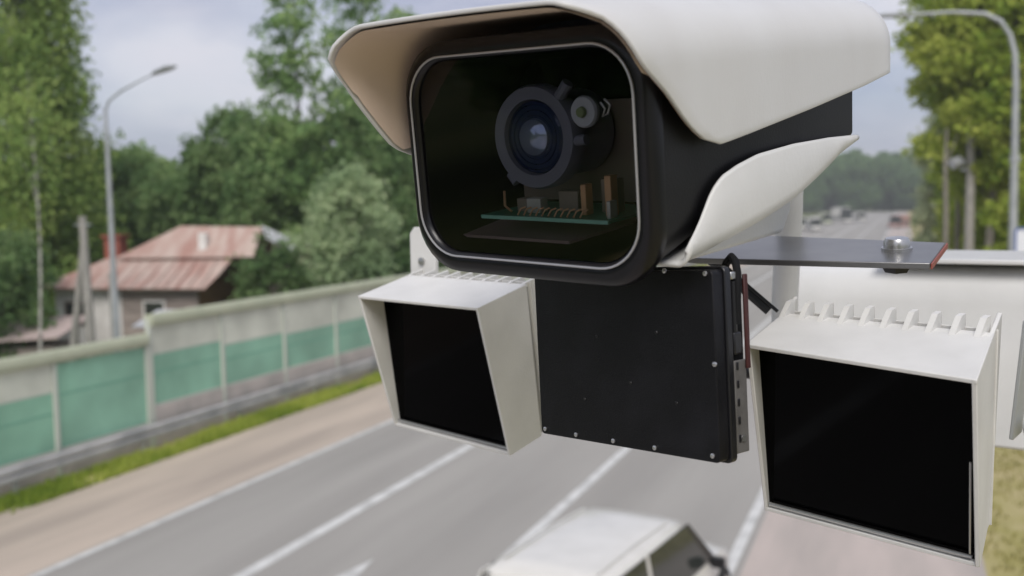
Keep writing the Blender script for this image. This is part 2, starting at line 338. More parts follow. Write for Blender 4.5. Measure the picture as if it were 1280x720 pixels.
# ------------------------------------------------------------------ trees
def crown_points(blobs, dens, rs):
    P = []
    for (cx, cy, cz, rx, ry, rz) in blobs:
        n = int(dens*(rx*ry*rz)**(2/3)*10)
        d = rs.normal(size=(n, 3)); d /= np.linalg.norm(d, axis=1)[:, None]
        rad = rs.uniform(.25, 1.0, n)**.55
        c = d*rad[:, None]*np.array([rx, ry, rz])+np.array([cx, cy, cz])
        P.append(c)
    return np.concatenate(P)
def make_tree(name, label, loc, H, rad, z0, leaf, bark='bark', nb=16, dens=5, clump=.34, per=16, leaf_size=.13, seed=1, trunk_r=.16, cat='tree', group=None,
              shape='round', droop=0, wood=True, lean=0.):
    rs = np.random.default_rng(seed); rd = random.Random(seed)
    t = empty(name, loc, rd.uniform(0, 6.28) if lean == 0 else 0, label, cat, group)
    blobs = []
    for i in range(nb):
        f = (i+.5)/nb; z = z0+(H-z0)*f
        if shape == 'round': rr = rad*math.sqrt(max(.08, 1-(2*f-1)**2))*.95
        elif shape == 'cone': rr = rad*(1.02-f)**.7
        elif shape == 'column': rr = rad*(.9 if f < .75 else (1-f)*3.2+.1)
        elif shape == 'top': rr = rad*math.sqrt(max(.1, 1-(1.7*f-.75)**2))
        a = i*2.4+rd.uniform(-.5, .5); q = rr*rd.uniform(.35, .75)
        s = max(.35, rr*rd.uniform(.42, .62))
        blobs.append((q*math.cos(a), q*math.sin(a), z, s, s, s*rd.uniform(.6, .95)))
    cl = crown_points(blobs, dens, rs)
    # gaps: drop clumps by a cheap 3-D noise
    fx = np.sin(cl[:, 0]*1.9+seed)+np.sin(cl[:, 1]*2.3+seed*2)+np.sin(cl[:, 2]*2.1+cl[:, 0]*.9)
    cl = cl[fx+rs.normal(size=len(cl))*.7 > -.9]
    pts = np.repeat(cl, per, axis=0)+rs.normal(size=(len(cl)*per, 3))*clump*np.array([.5, .5, .42+droop])
    me = quads_mesh('foliage', pts, leaf_size, m=leaf, droop=droop)
    o = bpy.data.objects.new('foliage', me); C.objects.link(o); o.parent = t
    if wood:
        b = MB(); pts = [(lean*f*H+.15*math.sin(f*5+seed), .12*math.cos(f*4), H*.93*f) for f in np.linspace(0, 1, 9)]
        b.tube(pts, [trunk_r*(1-.85*f) for f in np.linspace(0, 1, 9)], 8)
        b.build('trunk', bark, t, smooth=True)
        b = MB()
        for (cx, cy, cz, s, _, _) in blobs[::1]:
            h0 = max(.3*z0, cz-rad*.7); f = h0/(H*.93); p0 = Vector((lean*f*H+.15*math.sin(f*5+seed), .12*math.cos(f*4), h0))
            p1 = Vector((cx, cy, cz)); md = (p0+p1)/2+Vector((0, 0, .15*rad)); r_ = trunk_r*.35*(1-.6*min(1, f))
            b.tube([p0, md, p1], [r_, r_*.6, r_*.2], 5)
        b.build('branches', bark, t, smooth=True)
    return t
T = {}
T['birchL'] = make_tree('birch_tree', 'tall birch with drooping branches at the left edge behind the house', (-41.2, 37.6, 0), 24, 4.7, 1.2, 'leaf_birch', 'birch', nb=38, dens=3.6, clump=.48, per=17, seed=4, shape='column', droop=.6, leaf_size=.16, trunk_r=.22)
make_tree('birch_tree', 'slim birch with hanging twigs between the big left birch and the lamp', (-28.2, 26.5, 0), 11.5, 1.5, 7.3, 'leaf_birch', 'birch', nb=14, dens=1.7, per=10, seed=9, shape='top', droop=.9, leaf_size=.11, trunk_r=.06)
make_tree('shrub', 'dark leafy bush low at the left edge below the birch', (-33.0, 28.8, 0), 6.2, 2.9, .2, 'leaf_dark', nb=14, dens=5, seed=12, leaf_size=.13)
dup(T['birchL'], (-45.5, 30.5, 0), 1.2, .9, 'tall birch partly outside the left edge of the picture')
T['back'] = make_tree('leafy_tree', 'rounded mid green tree behind the lamp post, left of the chimney', (-50, 56, 0), 10.3, 4.4, .5, 'leaf_mid', nb=22, dens=4.2, clump=.5, per=16, leaf_size=.2, seed=21)
dup(T['back'], (-46.5, 60.5, 0), 2.0, (.9, .9, 1.0), 'rounded green tree directly behind the red chimney')
dup(T['back'], (-57.5, 55, 0), 4.0, (1.05, 1.05, 1.0), 'green tree behind the bushes left of the lamp post')
T['dark'] = make_tree('leafy_tree', 'dark green tree rising behind the house roof', (-35.5, 45.5, 0), 9.6, 3.3, .6, 'leaf_dark', nb=20, dens=4.6, clump=.45, per=16, leaf_size=.17, seed=31)
dup(T['dark'], (-33.4, 45.0, 0), 5.0, (1, 1, 1.2), 'taller dark green tree over the right end of the house roof')
make_tree('leafy_tree', 'thin pale topped tree standing above the house ridge', (-37.4, 49.5, 0), 12.3, 2.2, 5.5, 'leaf_pale', nb=11, dens=1.5, clump=.45, per=12, leaf_size=.13, seed=33, shape='cone', trunk_r=.1)
T['tall'] = make_tree('leafy_tree', 'tall loose maple rising left of the camera visor', (-27.6, 42, 0), 17.3, 2.5, 2.0, 'leaf_mid', nb=26, dens=2.5, clump=.42, per=16, leaf_size=.16, seed=41, shape='top', trunk_r=.16)
dup(T['tall'], (-26.3, 46.5, 0), 2.4, (1.0, 1.0, 1.13), 'tall tree whose top shows just above the visor tip')
T['dark2'] = dup(T['dark'], (-29.0, 42.5, 0), 1.0, (1, 1, 1.08), 'dark green tree filling the gap between house and willow')
dup(T['dark'], (-25.2, 44.0, 0), 3.3, (1, 1, 1.15), 'dark green tree right behind the grey green willow')
T['willow'] = make_tree('willow_shrub', 'grey green willow bush behind the tall barrier beside the camera', (-21.6, 36.5, 0), 7.9, 2.2, .3, 'leaf_willow', nb=22, dens=4.6, clump=.33, per=18, leaf_size=.13, seed=51, droop=.2)
make_tree('shrub', 'dark green bush to the right of the house wall', (-25.0, 35.8, 0), 4.9, 2.0, .2, 'leaf_dark', nb=14, dens=5.5, per=16, leaf_size=.12, seed=61)
dup(T['willow'], (-24.0, 39.5, 0), 1.4, (1, 1, .92), 'grey green willow bush nearest the white metal sheet roof')
# the belt that carries on along the barrier behind the equipment
rd = random.Random(5)
for i in range(13):
    y = 52+i*11.5; src = (T['tall'], T['back'], T['dark'])[i % 3]
    dup(src, (-24.5-rd.uniform(0, 4)-(3 if i % 3 == 1 else 0), y, 0), rd.uniform(0, 6), rd.uniform(.85, 1.05), 'roadside tree in the belt beyond the barrier, hidden behind the camera housing', 'trees along the barrier')
for i in range(7):
    dup((T['back'], T['dark'])[i % 2], (-44-i*6.5, 47+i*4+rd.uniform(-2, 2), 0), rd.uniform(0, 6), (1.1, 1.1, .95), 'tree in the far green belt behind the left birches', 'trees in the left background')
for i, (x, y) in enumerate(((-30, -20), (-24, -38), (-33, -52), (9, -24), (13, -42), (8, -60), (-26, -75), (15, -80))):  # unseen trees, added so the housing window has something to reflect
    dup((T['back'], T['dark'], T['tall'])[i % 3], (x, y, 0), i*1.7, 1.2, 'unseen roadside tree added behind the camera for the window reflection', 'unseen trees added behind the camera')
# right side
T['yel'] = make_tree('roadside_tree', 'tall yellow green tree with low hanging boughs behind the floodlight pole', (4.6, 62, 0), 21.5, 4.7, 7.2, 'leaf_yellow', 'pine_bark', nb=30, dens=3.6, clump=.5, per=18, leaf_size=.2, seed=71, shape='top', trunk_r=.26)
dup(T['yel'], (10.6, 60, 0), 2.2, (1.0, 1.0, 1.05), 'tall yellow green tree at the right edge behind the lamp post')
dup(T['yel'], (7.6, 74, 0), 4.1, (1.0, 1.0, 1.0), 'yellow green tree standing further back between the two nearest right trees')
T['sc'] = make_tree('roadside_bush', 'bright yellow green bush at the right edge under the trees', (5.9, 48, 0), 8.5, 2.6, .2, 'leaf_yellow', nb=22, dens=4.2, clump=.42, per=16, leaf_size=.16, seed=81)
dup(T['sc'], (5.6, 66, 0), 1.1, (1.0, 1.0, 1.1), 'yellow green bush behind the floodlight pole')
dup(T['sc'], (9.0, 55, 0), 2.1, (1.3, 1.3, 1.2), 'larger yellow green bush against the right edge of the picture')
dup(T['sc'], (5.4, 92, 0), 3.6, (1.2, 1.2, 1.5), 'yellow green bush between the pale trunks')
T['pale'] = make_tree('roadside_tree', 'paler grey green tree forming the left end of the right tree row', (4.0, 112, 0), 17.5, 3.0, .5, 'leaf_pale', 'pine_bark', nb=26, dens=3.4, clump=.5, per=14, leaf_size=.22, seed=91, shape='column')
dup(T['pale'], (6.4, 128, 0), 2, 1.1, 'grey green tree second in the row behind the pale trunks')
dup(T['pale'], (5.0, 150, 0), 3, 1.05, 'grey green tree furthest along the right row')
for (x, y, lab) in ((2.05, 58, 'thin pale bare trunk standing left of the floodlight pole'), (3.0, 66, 'second thin pale trunk close beside the floodlight pole')):
    t = empty('bare_trunk', (x, y, 0), 0, lab, 'tree')
    MB().tube([(0, 0, 0), (.05, 0, 5), (-.04, 0, 8), (0, 0, 9.8)], [.16, .14, .1, .05], 8).build('trunk', 'pine_bark', t, smooth=True)
    MB().tube([(0, 0, 8), (.4, .2, 9), (.6, .3, 9.6)], [.04, .03, .015], 5).build('branch', 'pine_bark', t, smooth=True)
# far treeline across the end of the road
T['far'] = make_tree('distant_tree', 'far rounded dark tree across the end of the road', (-22, 500, 0), 27, 13, 1, 'leaf_far', nb=26, dens=2.6, clump=1.5, per=14, leaf_size=.75, seed=101, trunk_r=.5, group='far treeline across the road end')
for i, (x, y, s, zs) in enumerate(((-58, 498, .9, .8), (-50, 515, 1, .85), (-43, 496, .8, .75), (-90, 500, 1, .95), (-8, 510, 1, .97), (4, 500, .9, .9), (-34, 520, .9, .88), (-75, 505, 1, .9), (22, 505, 1, 1), (-110, 505, 1.1, 1), (-130, 500, 1.1, 1.05), (44, 500, 1.1, 1.1), (66, 500, 1.1, 1.05), (-152, 495, 1.1, 1.0), (-175, 495, 1.2, 1.05))):
    dup(T['far'], (x, y, 0), i*1.3, (s, s, zs))

# ------------------------------------------------------------------ street lamps, poles
t = empty('street_lamp', (-21, 22.4, 0), 0, 'grey street lamp behind the barrier with its arm reaching toward the road', 'street lamp')
MB().tube([(0, 0, 0), (0, 0, 4), (0, 0, 9.1)], [.11, .09, .05], 12).build('pole', 'galv', t, smooth=True)
MB().tube([(0, 0, 9.05), (.15, 0, 9.3), (.6, 0, 9.55), (1.4, 0, 9.83), (1.75, 0, 9.93)], [.035]*3+[.022]*2, 8).build('arm', 'galv', t, smooth=True)
lh = MB().loft([[Vector((x, yy*wd, z0+zz*hh)) for yy, zz in ((-1, 0), (-.7, -.7), (.7, -.7), (1, 0), (.6, .8), (-.6, .8))] for x, z0, wd, hh in ((1.7, 9.93, .04, .04), (1.85, 9.98, .12, .07), (2.25, 10.07, .15, .09), (2.5, 10.10, .08, .04))])
lh.build('lamp_head', 'galv', t, smooth=True)
t = empty('street_lamp', (2.93, 32, 0), 0, 'tall street lamp with curved arm at the right edge of the picture', 'street lamp')
MB().tube([(0, 0, 0), (0, 0, 5), (-.02, 0, 9.4), (-.06, 0, 10.2), (-.2, 0, 10.75), (-.45, 0, 11.15), (-.85, 0, 11.38), (-1.7, 0, 11.5), (-2.9, 0, 11.52)], [.14, .115, .085, .08, .07, .065, .06, .05, .045], 12).build('pole', 'galv', t, smooth=True)
MB().loft([[Vector((x, yy*wd, z0+zz*hh)) for yy, zz in ((-1, 0), (-.7, -.7), (.7, -.7), (1, 0), (.6, .8), (-.6, .8))] for x, z0, wd, hh in ((-2.85, 11.52, .04, .04), (-3.0, 11.53, .13, .07), (-3.5, 11.55, .15, .09), (-3.75, 11.55, .08, .04))]).build('lamp_head', 'galv', t, smooth=True)
MB().tube([(0, 0, 7.15), (0, 0, 7.35)], .135, 12).build('clamp_band', 'galv', t, smooth=True)
t = empty('road_sign', (3.18, 31.9, 4.85), 0, 'small white road sign with blue edge fixed to the right lamp post', 'sign')
MB().prism([(p.x, p.z) for p in rrect(.20, -.42, .42, .08, 0, 4)], -.01, .01, 'y').build('sign_plate', 'sign_white', t)
MB().tube([(p.x, -.014, p.z) for p in rrect(.19, -.41, .41, .075, 0, 4)], .03, 6, closed=True).build('sign_edge', 'sign_blue', t, smooth=True)
MB().box(-.16, .05, .012, .05, -.03, .03).build('sign_bracket', 'galv', t)
t = empty('light_pole', (3.35, 60, 0), 0, 'thick grey pole with a white floodlight among the right trees', 'pole')
MB().tube([(0, 0, 0), (0, 0, 10.4)], [.28, .2], 12).build('pole', 'pole_concrete', t, smooth=True)
MB().box(-.5, -.1, -.1, .1, 7.6, 7.72).build('bracket', 'galv', t)
MB().loft([rrect(.26, -.2, .2, .06, yy, 3) for yy in (-.25, .25)]).build('floodlight', 'sheet_white', t, smooth=True)
fl = [o for o in t.children if o.name.startswith('floodlight')][0]; fl.location = (-.72, -.1, 8.05); fl.rotation_euler = (R(20), R(45), R(-30)); fl.scale = (1, 1.4, 1)
t = empty('utility_pole', (-26.7, 27.2, 0), R(1), 'weathered concrete utility pole with a leaning strut in front of the house', 'pole')
MB().tube([(.05, 0, 0), (-.06, 0, 6.05)], [.17, .13], 8).build('pole', 'pole_concrete', t, smooth=True)
MB().tube([(-1.15, .1, 0), (-.1, .02, 5.0)], [.14, .11], 8).build('strut', 'pole_concrete', t, smooth=True)
MB().tube([(-.4, 0, 5.75), (.3, 0, 5.75)], .035, 6).build('crossarm', 'galv', t, smooth=True)
t = empty('utility_pole', (-25.4, 26.9, 0), 0, 'thin pale post just left of the street lamp pole', 'pole')
MB().tube([(0, 0, 0), (.02, 0, 4.1)], [.07, .055], 8).build('pole', 'pole_concrete', t, smooth=True)

# ------------------------------------------------------------------ house
t = empty('house', (-27.5, 34, 0), R(15), 'low old house with rusty red roof behind the barrier', 'house')
MB().box(-6.3, -3.35, 0, .2, 0, 3.05).build('wall', 'whitewash', t)['label'] = 'pale plastered wall'
MB().box(-3.34, 0, .04, .2, 0, 3.05).build('wall', 'boards', t)['label'] = 'grey brown boarded wall'
MB().plate([(-.0, .2, 0), (0, 4.6, 0), (0, 4.6, 3.0), (0, 2.7, 4.6), (0, .2, 3.05)], -.15).build('wall', 'boards_ochre', t)['label'] = 'ochre side wall'
MB().box(-6.3, -.16, 4.5, 4.65, 0, 3.0).build('wall', 'boards', t)
MB().plate([(-6.3, .21, 0), (-6.3, 4.49, 0), (-6.3, 4.49, 3.0), (-6.3, .21, 3.0)], .15).build('wall', 'whitewash', t)
for xx in (-5.4, -1.9):
    wf = MB().box(xx-.5, xx+.5, -.03, .02, 1.35, 2.45).build('window', 'whitewash' if xx > -3 else 'boards', t)
    MB().box(xx-.4, xx+.4, -.045, -.032, 1.45, 2.35).build('pane', 'car_glass', wf)
rf = MB()
A, B_, D_, E_ = (-6.8, -.6, 3.0), (.62, -.6, 2.92), (.9, 5.2, 3.0), (-6.8, 5.2, 3.0)
m1, m2 = (-4.6, 1.7, 4.15), (1.0, 1.7, 4.1)
for P in ([A, B_, (.80, .5, 3.42), (-5.9, .5, 3.5)], [(-5.9, .5, 3.505), (.80, .5, 3.425), m2, m1], [E_, A, m1, (-4.6, 2.6, 4.15)], [D_, E_, (-4.6, 2.6, 4.15), (1.0, 2.6, 4.1)]): rf.plate(P, .06)
ro = rf.build('roof', 'rust_roof', t)
MB().plate([(-4.2, 1.3, 4.12), (2.0, 1.4, 4.12), (1.9, 2.9, 5.35), (-1.9, 2.9, 5.45)], .06).plate([(2.0, 4.4, 4.12), (-4.2, 4.4, 4.12), (-1.9, 2.96, 5.45), (1.9, 2.96, 5.35)], .06).build('upper_roof', 'rust_roof', ro)
MB().plate([(1.85, 2.85, 5.42), (2.6, 1.4, 4.9), (3.6, 1.8, 4.3), (2.9, 3.2, 4.9)], .05).build('sheet', 'sheet_white', ro)['label'] = 'pale metal sheet at the right end of the roof'
for k in range(14):
    x = -6.1+k*.5
    MB().tube([(x, -.6, 3.06), (max(x, -5.6), .5, 3.56), (max(x*.94, -4.5), 1.7, 4.22)], .025, 4).build('roof_seam', 'rust_roof', ro)
MB().box(-.2, 1.9, 2.2, 2.5, 4.0, 4.6).build('gable', 'boards', ro)
MB().box(-5.4, -4.65, 2.6, 3.3, 3.6, 5.05).build('chimney', 'brick', ro, bevel=.02)
MB().box(-5.5, -4.55, 2.5, 3.4, 5.05, 5.15).build('chimney_cap', 'brick', ro)
MB().box(-.6, -.25, 1.7, 2.05, 4.3, 5.2).build('vent_pipe', 'whitewash', ro, bevel=.02)
t = empty('shed', (-27.0, 39.8, 0), R(12), 'shed with a tilted white metal sheet roof right behind the house', 'shed')
MB().box(-.8, 1.4, 0, 2, 0, 3.9).build('wall', 'boards', t)
MB().plate([(-1.1, -.4, 4.9), (1.7, -.3, 4.0), (1.7, 2.3, 4.4), (-1.1, 2.2, 5.3)], .05).build('roof', 'sheet_white', t)
MB().plate([(-.8, .05, 3.9), (1.4, .05, 3.9), (1.4, .05, 4.3), (-.8, .05, 5.1)], .05).build('gable', 'boards', t)
t = empty('shed', (-31.0, 28.6, 0), R(20), 'low board shed with sagging grey pink roof at the foot of the utility pole', 'shed')
MB().box(-2.4, .9, 0, 2, 0, 1.1).build('wall', 'boards', t)
MB().plate([(-3.0, -.5, 1.25), (1.3, -.5, 1.45), (1.4, 2.4, 2.0), (-2.8, 2.4, 1.75)], .07).build('roof', 'junk', t)
for k in range(4): MB().box(-2.6+k*.9, -2.45+k*.9, -.6, 2.2, 0, .05, Matrix.Translation((0, 0, 1.42+k*.035)) @ Matrix.Rotation(R(11), 4, 'X')).build('batten', 'junk', t)
t = empty('shed', (-25.4, 31.2, 0), R(10), 'low lean to covered with blue grey sheets below the house windows', 'shed')
MB().box(-2.2, .6, 0, 1.4, 0, 1.5).build('wall', 'junk', t)
MB().plate([(-2.5, -.3, 1.7), (.9, -.3, 1.7), (.9, 1.6, 2.15), (-2.5, 1.6, 2.15)], .05).build('roof', 'sheet_white', t)

# ------------------------------------------------------------------ vehicles
def make_car(name, loc, rot, body_m, label, L_=4.2, W_=1.76, H_=1.5, van=False, group=None):
    t = empty(name, loc, rot, label, 'van' if van else 'car', group)
    hw = W_/2
    # stations along y (front is +y): y, sill z, belt z, half width
    st = [(-L_/2, .42, .88, .72*hw), (-L_/2+.10, .30, .95, .90*hw), (-L_/2+.6, .26, .98, .99*hw), (-.2, .24, .97, hw), (L_/2-1.35, .24, .95, .995*hw), (L_/2-.6, .26, .86, .96*hw), (L_/2-.14, .32, .74, .86*hw), (L_/2, .42, .62, .66*hw)]
    rings = []
    for y, s_, bz, w_ in st:
        rings.append([Vector((x, y, z)) for x, z in ((-w_*.9, s_), (w_*.9, s_), (w_, s_+.14), (w_, bz-.14), (w_*.93, bz-.02), (w_*.6, bz+.03), (0, bz+.045), (-w_*.6, bz+.03), (-w_*.93, bz-.02), (-w_, bz-.14), (-w_, s_+.14))])
    MB().loft(rings).build('body', body_m, t, smooth=True, angle=50)
    # cabin: roof and glasshouse
    yb, yf = (-L_/2+.12, L_/2-1.15)
    rb, rfr = (-L_/2+.42, yf-.78)
    if van: rb, rfr = -L_/2+.12, yf-.4
    tw = .80*hw+.02; bw = .95*hw; zb = .93
    def roofring(y, zt, w_): return [Vector((x, y, z)) for x, z in ((-w_, zt-.10), (-w_*.97, zt-.045), (-w_*.86, zt-.012), (-w_*.5, zt+.012), (0, zt+.02), (w_*.5, zt+.012), (w_*.86, zt-.012), (w_*.97, zt-.045), (w_, zt-.10))]
    rr = [roofring(rb-.06, H_-.12, tw*.93), roofring(rb, H_-.055, tw*.97), roofring(rb+.4, H_-.015, tw), roofring((rb+rfr)/2, H_, tw*1.01), roofring(rfr-.35, H_-.015, tw), roofring(rfr, H_-.06, tw*.96), roofring(rfr+.05, H_-.10, tw*.93)]
    MB().loft(rr).build('roof', body_m, t, smooth=True, angle=60)
    zt = H_-.105
    MB().plate([(-bw*.93, yf, zb-.02), (bw*.93, yf, zb-.02), (tw*.9, rfr+.03, zt), (-tw*.9, rfr+.03, zt)], .02).build('windscreen', 'car_glass', t)
    MB().plate([(bw*.9, yb+.02, zb), (-bw*.9, yb+.02, zb), (-tw*.9, rb-.04, zt), (tw*.9, rb-.04, zt)], .02).build('rear_window', 'car_glass', t)
    if van: MB().box(-hw*.93, hw*.93, -L_/2+.06, L_*.12, .88, H_-.03).build('cargo_box', body_m, t, bevel=.08)
    for s in (-1, 1):
        ym = (rb+rfr)/2-.05
        def side(ya0, yb0, ya1, yb1, nm, m, off=0.):
            P = [(s*(bw+off), ya0, zb), (s*(bw+off), yb0, zb), (s*(tw+off), yb1, zt), (s*(tw+off), ya1, zt)]
            MB().plate(P if s > 0 else P[::-1], .018).build(nm, m, t)
        side(yb+.2, ym-.05, rb+.22, ym-.04, 'side_window', 'car_glass')
        side(ym+.05, yf-.22, ym+.05, rfr-.08, 'side_window', 'car_glass')
        side(ym-.05, ym+.05, ym-.04, ym+.05, 'pillar', body_m, .004)
        side(yb+.02, yb+.2, rb-.02, rb+.22, 'pillar', body_m, .004)
        side(yf-.22, yf+.01, rfr-.08, rfr+.03, 'pillar', 'black_metal', .004)
        MB().loft([[Vector((s*(bw+.06+xx), yf-.33+yy, .98+zz)) for yy, zz in ((-.05*k, -.08*k), (.07*k, -.07*k), (.07*k, .07*k), (-.05*k, .08*k))] for xx, k in ((0, .5), (.06, .95), (.19, 1.), (.23, .6))]).build('mirror', 'black_metal', t, smooth=True)
        for yw in (-L_/2+.78, L_/2-.82):
            wh = MB().lathe([(.20, 0), (.32, .0), (.335, .03), (.335, .17), (.32, .2), (.2, .2)], (s*(hw-.19), yw, .33), (s, 0, 0), 24).build('wheel', 'rubber', t, smooth=True)
            MB().lathe([(.05, .0), (.20, .012), (.205, .03), (.19, .02), (.06, .035)], (s*(hw+.005), yw, .33), (s, 0, 0), 20).build('rim', 'chrome', wh, smooth=True)
        MB().box(s*hw*.62-.14, s*hw*.62+.14, L_/2-.12, L_/2-.02, .55, .68).build('headlight', 'sign_white', t, bevel=.02)
        MB().box(s*hw*.72-.12, s*hw*.72+.12, -L_/2-.01, -L_/2+.12, .68, .9).build('tail_light', 'lamp_lens', t, bevel=.02)
        MB().box(s*(hw-.001)-.012, s*(hw-.001)+.012, ym+.12, ym+.28, .80, .825).build('door_handle', body_m, t)
    if not van:
        for s in (-1, 1): MB().tube([(s*tw*.80, rb+.25, H_+.0), (s*tw*.80, (rb+rfr)/2, H_+.03), (s*tw*.80, rfr-.3, H_+.0)], .014, 6).build('roof_rail', body_m, t, smooth=True)
    return t
CY = R(-9)
car = make_car('passing_car', (-3.72, 13.25, .01), CY, 'car_white', 'white car passing directly below the camera, seen from above', 5.2, 1.98, 1.73)
make_car('distant_van', (-16.4, 205, .01), R(200), 'car_white', 'nearer white van at the left of the far vehicle row', 5.4, 2.1, 2.6, True, 'distant vehicles')
make_car('distant_van', (-19.8, 212, .01), R(200), 'car_white', 'white van at the far left end of the far vehicle row', 5.4, 2.1, 2.6, True, 'distant vehicles')
make_car('distant_car', (-17.6, 255, .01), R(200), 'car_cream', 'pale yellow green van between the far white vans', 5.0, 2.0, 2.9, True, 'distant vehicles')
make_car('distant_van', (-14.6, 272, .01), R(215), 'car_white', 'tallest white box van in the middle of the far road', 7.0, 2.7, 3.9, True, 'distant vehicles')
make_car('distant_van', (-10.8, 285, .01), R(200), 'car_white', 'white van tucked behind the tall far box van', 5.0, 2.1, 2.5, True, 'distant vehicles')
make_car('distant_van', (-1.0, 222, .01), R(150), 'car_rose', 'dusty reddish brown van stopped at the right side of the far road', 5.6, 2.3, 2.6, True, 'distant vehicles')
make_car('distant_car', (4.1, 160, .01), R(80), 'car_red', 'red car on the right verge showing just above the bracket plate tip', 3.8, 1.8, 2.0, False, 'distant vehicles')

# ------------------------------------------------------------------ camera housing
HL, HR = (-.2272, .5955, 6.2292), (0.1393, 0.0428, -0.3389)
h = empty('camera_housing', HL, HR, 'white and black traffic camera housing with large square window and visor', 'camera')
def blend(a, b, t): return a+(b-a)*t
rings = [rrect(.080, -.0485, .060, .024, .10), rrect(.0865, -.063, .063, .028, .008), rrect(.0875, -.064, .064, .029, .003)]
MB().loft(rings, True, False).build('inner_cavity', 'cavity', h, smooth=True)
outer = [rrect(.0875, -.064, .064, .029, .003), rrect(.0885, -.065, .065, .030, -.001), rrect(.094, -.0715, .070, .034, -.003), rrect(.099, -.078, .0755, .037, .001), rrect(.1005, -.0798, .0772, .038, .007), rrect(.1005, -.0796, .0772, .038, .011)]
MB().loft(outer, False, False).build('front_bezel', 'black_gloss', h, smooth=True, angle=80)
body = [rrect(.0985, -.0775, .0765, .036, .010), rrect(.0985, -.074, .0768, .035, .022), rrect(.0982, -.066, .077, .030, .045), rrect(.098, -.056, .077, .025, .075), rrect(.098, -.05, .077, .022, .12), rrect(.098, -.042, .077, .014, .18), rrect(.098, -.03, .076, .008, .24), rrect(.098, -.0165, .074, .004, .288)]
MB().loft(body, False, True).build('body', 'black_body', h, smooth=True, angle=60)
MB().prism([(.10, -.055), (.10, -.086), (.265, -.092), (.280, -.075), (.284, -.058), (.262, -.029), (.18, -.046)], -.045, .050, 'x').build('neck', 'white_paint', h, bevel=.004, seg=3)
MB().tube(rrect(.0905, -.0665, .0665, .0305, -.0032, 10), .0008, 8, closed=True).build('window_rim', 'rim_grey', h, smooth=True)
g = MB(); rr_ = rrect(.0872, -.0637, .0637, .0288, .0015, 8); g.bm.faces.new([g.bm.verts.new(p) for p in rr_]); g.build('front_window', 'window_glass', h)
# lower white shell (solid, slightly proud of the body)
top = [(.034, -.053), (.042, -.046), (.050, -.037), (.059, -.027), (.072, -.0195), (.092, -.0150), (.118, -.0115), (.17, -.0105), (.23, -.0125), (.288, -.0165)]
bot = [(.286, -.0185), (.268, -.0245), (.244, -.033), (.212, -.042), (.176, -.051), (.13, -.0575), (.073, -.0635), (.028, -.068), (.016, -.069)]
def itp(tab, y):
    for (a, va), (b_, vb) in zip(tab, tab[1:]):
        if y <= b_: return va+(vb-va)*max(0, (y-a)/(b_-a))
    return tab[-1][1]
botT = sorted([(y, z) for y, z in bot]); topT = [(.026, -.060)]+top
ls = MB(); G_ = []
for q in range(45):
    y = .027+(.2865-.027)*(q/44); zt_, zb_ = itp(topT, y), itp(botT, y); hgt = max(.0006, zt_-zb_); rr = min(.011, hgt*.75); hw_ = .1030+.0015*math.sin(math.pi*q/44)
    half = [(hw_-.0012, zt_), (hw_-.0002, zt_-hgt*.05)]
    for k in range(9):
        a_ = R(90*k/8); half.append((hw_-rr+rr*math.cos(a_), zb_+rr-rr*math.sin(a_)))
    path = half+[(-x, z) for x, z in half[::-1]]
    G_.append([ls.bm.verts.new((x, y, z)) for x, z in path])
for A_, B2_ in zip(G_, G_[1:]):
    for k in range(len(A_)-1): ls.bm.faces.new((A_[k], A_[k+1], B2_[k+1], B2_[k]))
lso = ls.build('lower_shell', 'white_paint', h, smooth=True, angle=60)
so_ = lso.modifiers.new('solid', 'SOLIDIFY'); so_.thickness = .0026; so_.offset = 0
# visor: section path swept back with a cut front
def vis_section(sx, y):
    pass
def smooth_i(tab, z):
    for (a, va), (b_, vb) in zip(tab, tab[1:]):
        if z <= b_: return va+(vb-va)*max(0, (z-a)/(b_-a))
    return tab[-1][1]
fr_R = [(.000, .070), (.002, .056), (.007, .040), (.018, .024), (.036, .004), (.053, -.020), (.062, -.026), (.070, -.031), (.078, -.037), (.084, -.05), (.0866, -.056)]
fr_L = [(.000, .012), (.004, .000), (.010, -.010), (.022, -.021), (.040, -.036), (.053, -.045), (.062, -.053), (.070, -.060), (.078, -.060), (.084, -.057), (.0866, -.056)]
zbt = [(-1, .001), (.066, .001), (.20, .012), (.30, .0215), (.36, .029)]
HWv, RC = .1075, .034
def section(y, u_):
    """u_ 0..1 from right lower edge over the top to left lower edge"""
    zb = smooth_i(zbt, y); zt = .0870 - .05*max(0, y-.30)**1.2
    hw = HWv-.006*max(0, (y-.1)/.25)
    ls = zt-RC-zb; la = RC*math.pi/2; lt = 2*(hw-RC); tot = 2*ls+2*la+lt; s_ = u_*tot
    flip = 1
    if s_ > tot/2: s_ = tot-s_; flip = -1
    if s_ < ls: p = (hw, zb+s_)
    elif s_ < ls+la: a = (s_-ls)/RC; p = (hw-RC+RC*math.cos(a), zt-RC+RC*math.sin(a))
    else: p = (hw-RC-(s_-ls-la), zt)
    x, z = p
    if z > .06: z += (.005-.003*min(1, max(0, -y/.055)))*(1-(x/hw)**2)
    return flip*x, z
NU, NV = 72, 24
vb = MB(); grid = []
for i in range(NU+1):
    u_ = i/NU; x0, z0 = section(0, u_)
    if abs(x0) < HWv-RC: yf = -.056
    else: yf = smooth_i(fr_R if x0 > 0 else fr_L, z0)
    row = []
    for j in range(NV+1):
        y = yf+(.355-yf)*(j/NV)
        x, z = section(y, u_); 
        if u_ < .02 or u_ > .98: pass
        row.append(vb.bm.verts.new((x, y, z)))
    grid.append(row)
for i in range(NU):
    for j in range(NV): vb.bm.faces.new((grid[i][j], grid[i][j+1], grid[i+1][j+1], grid[i+1][j]))
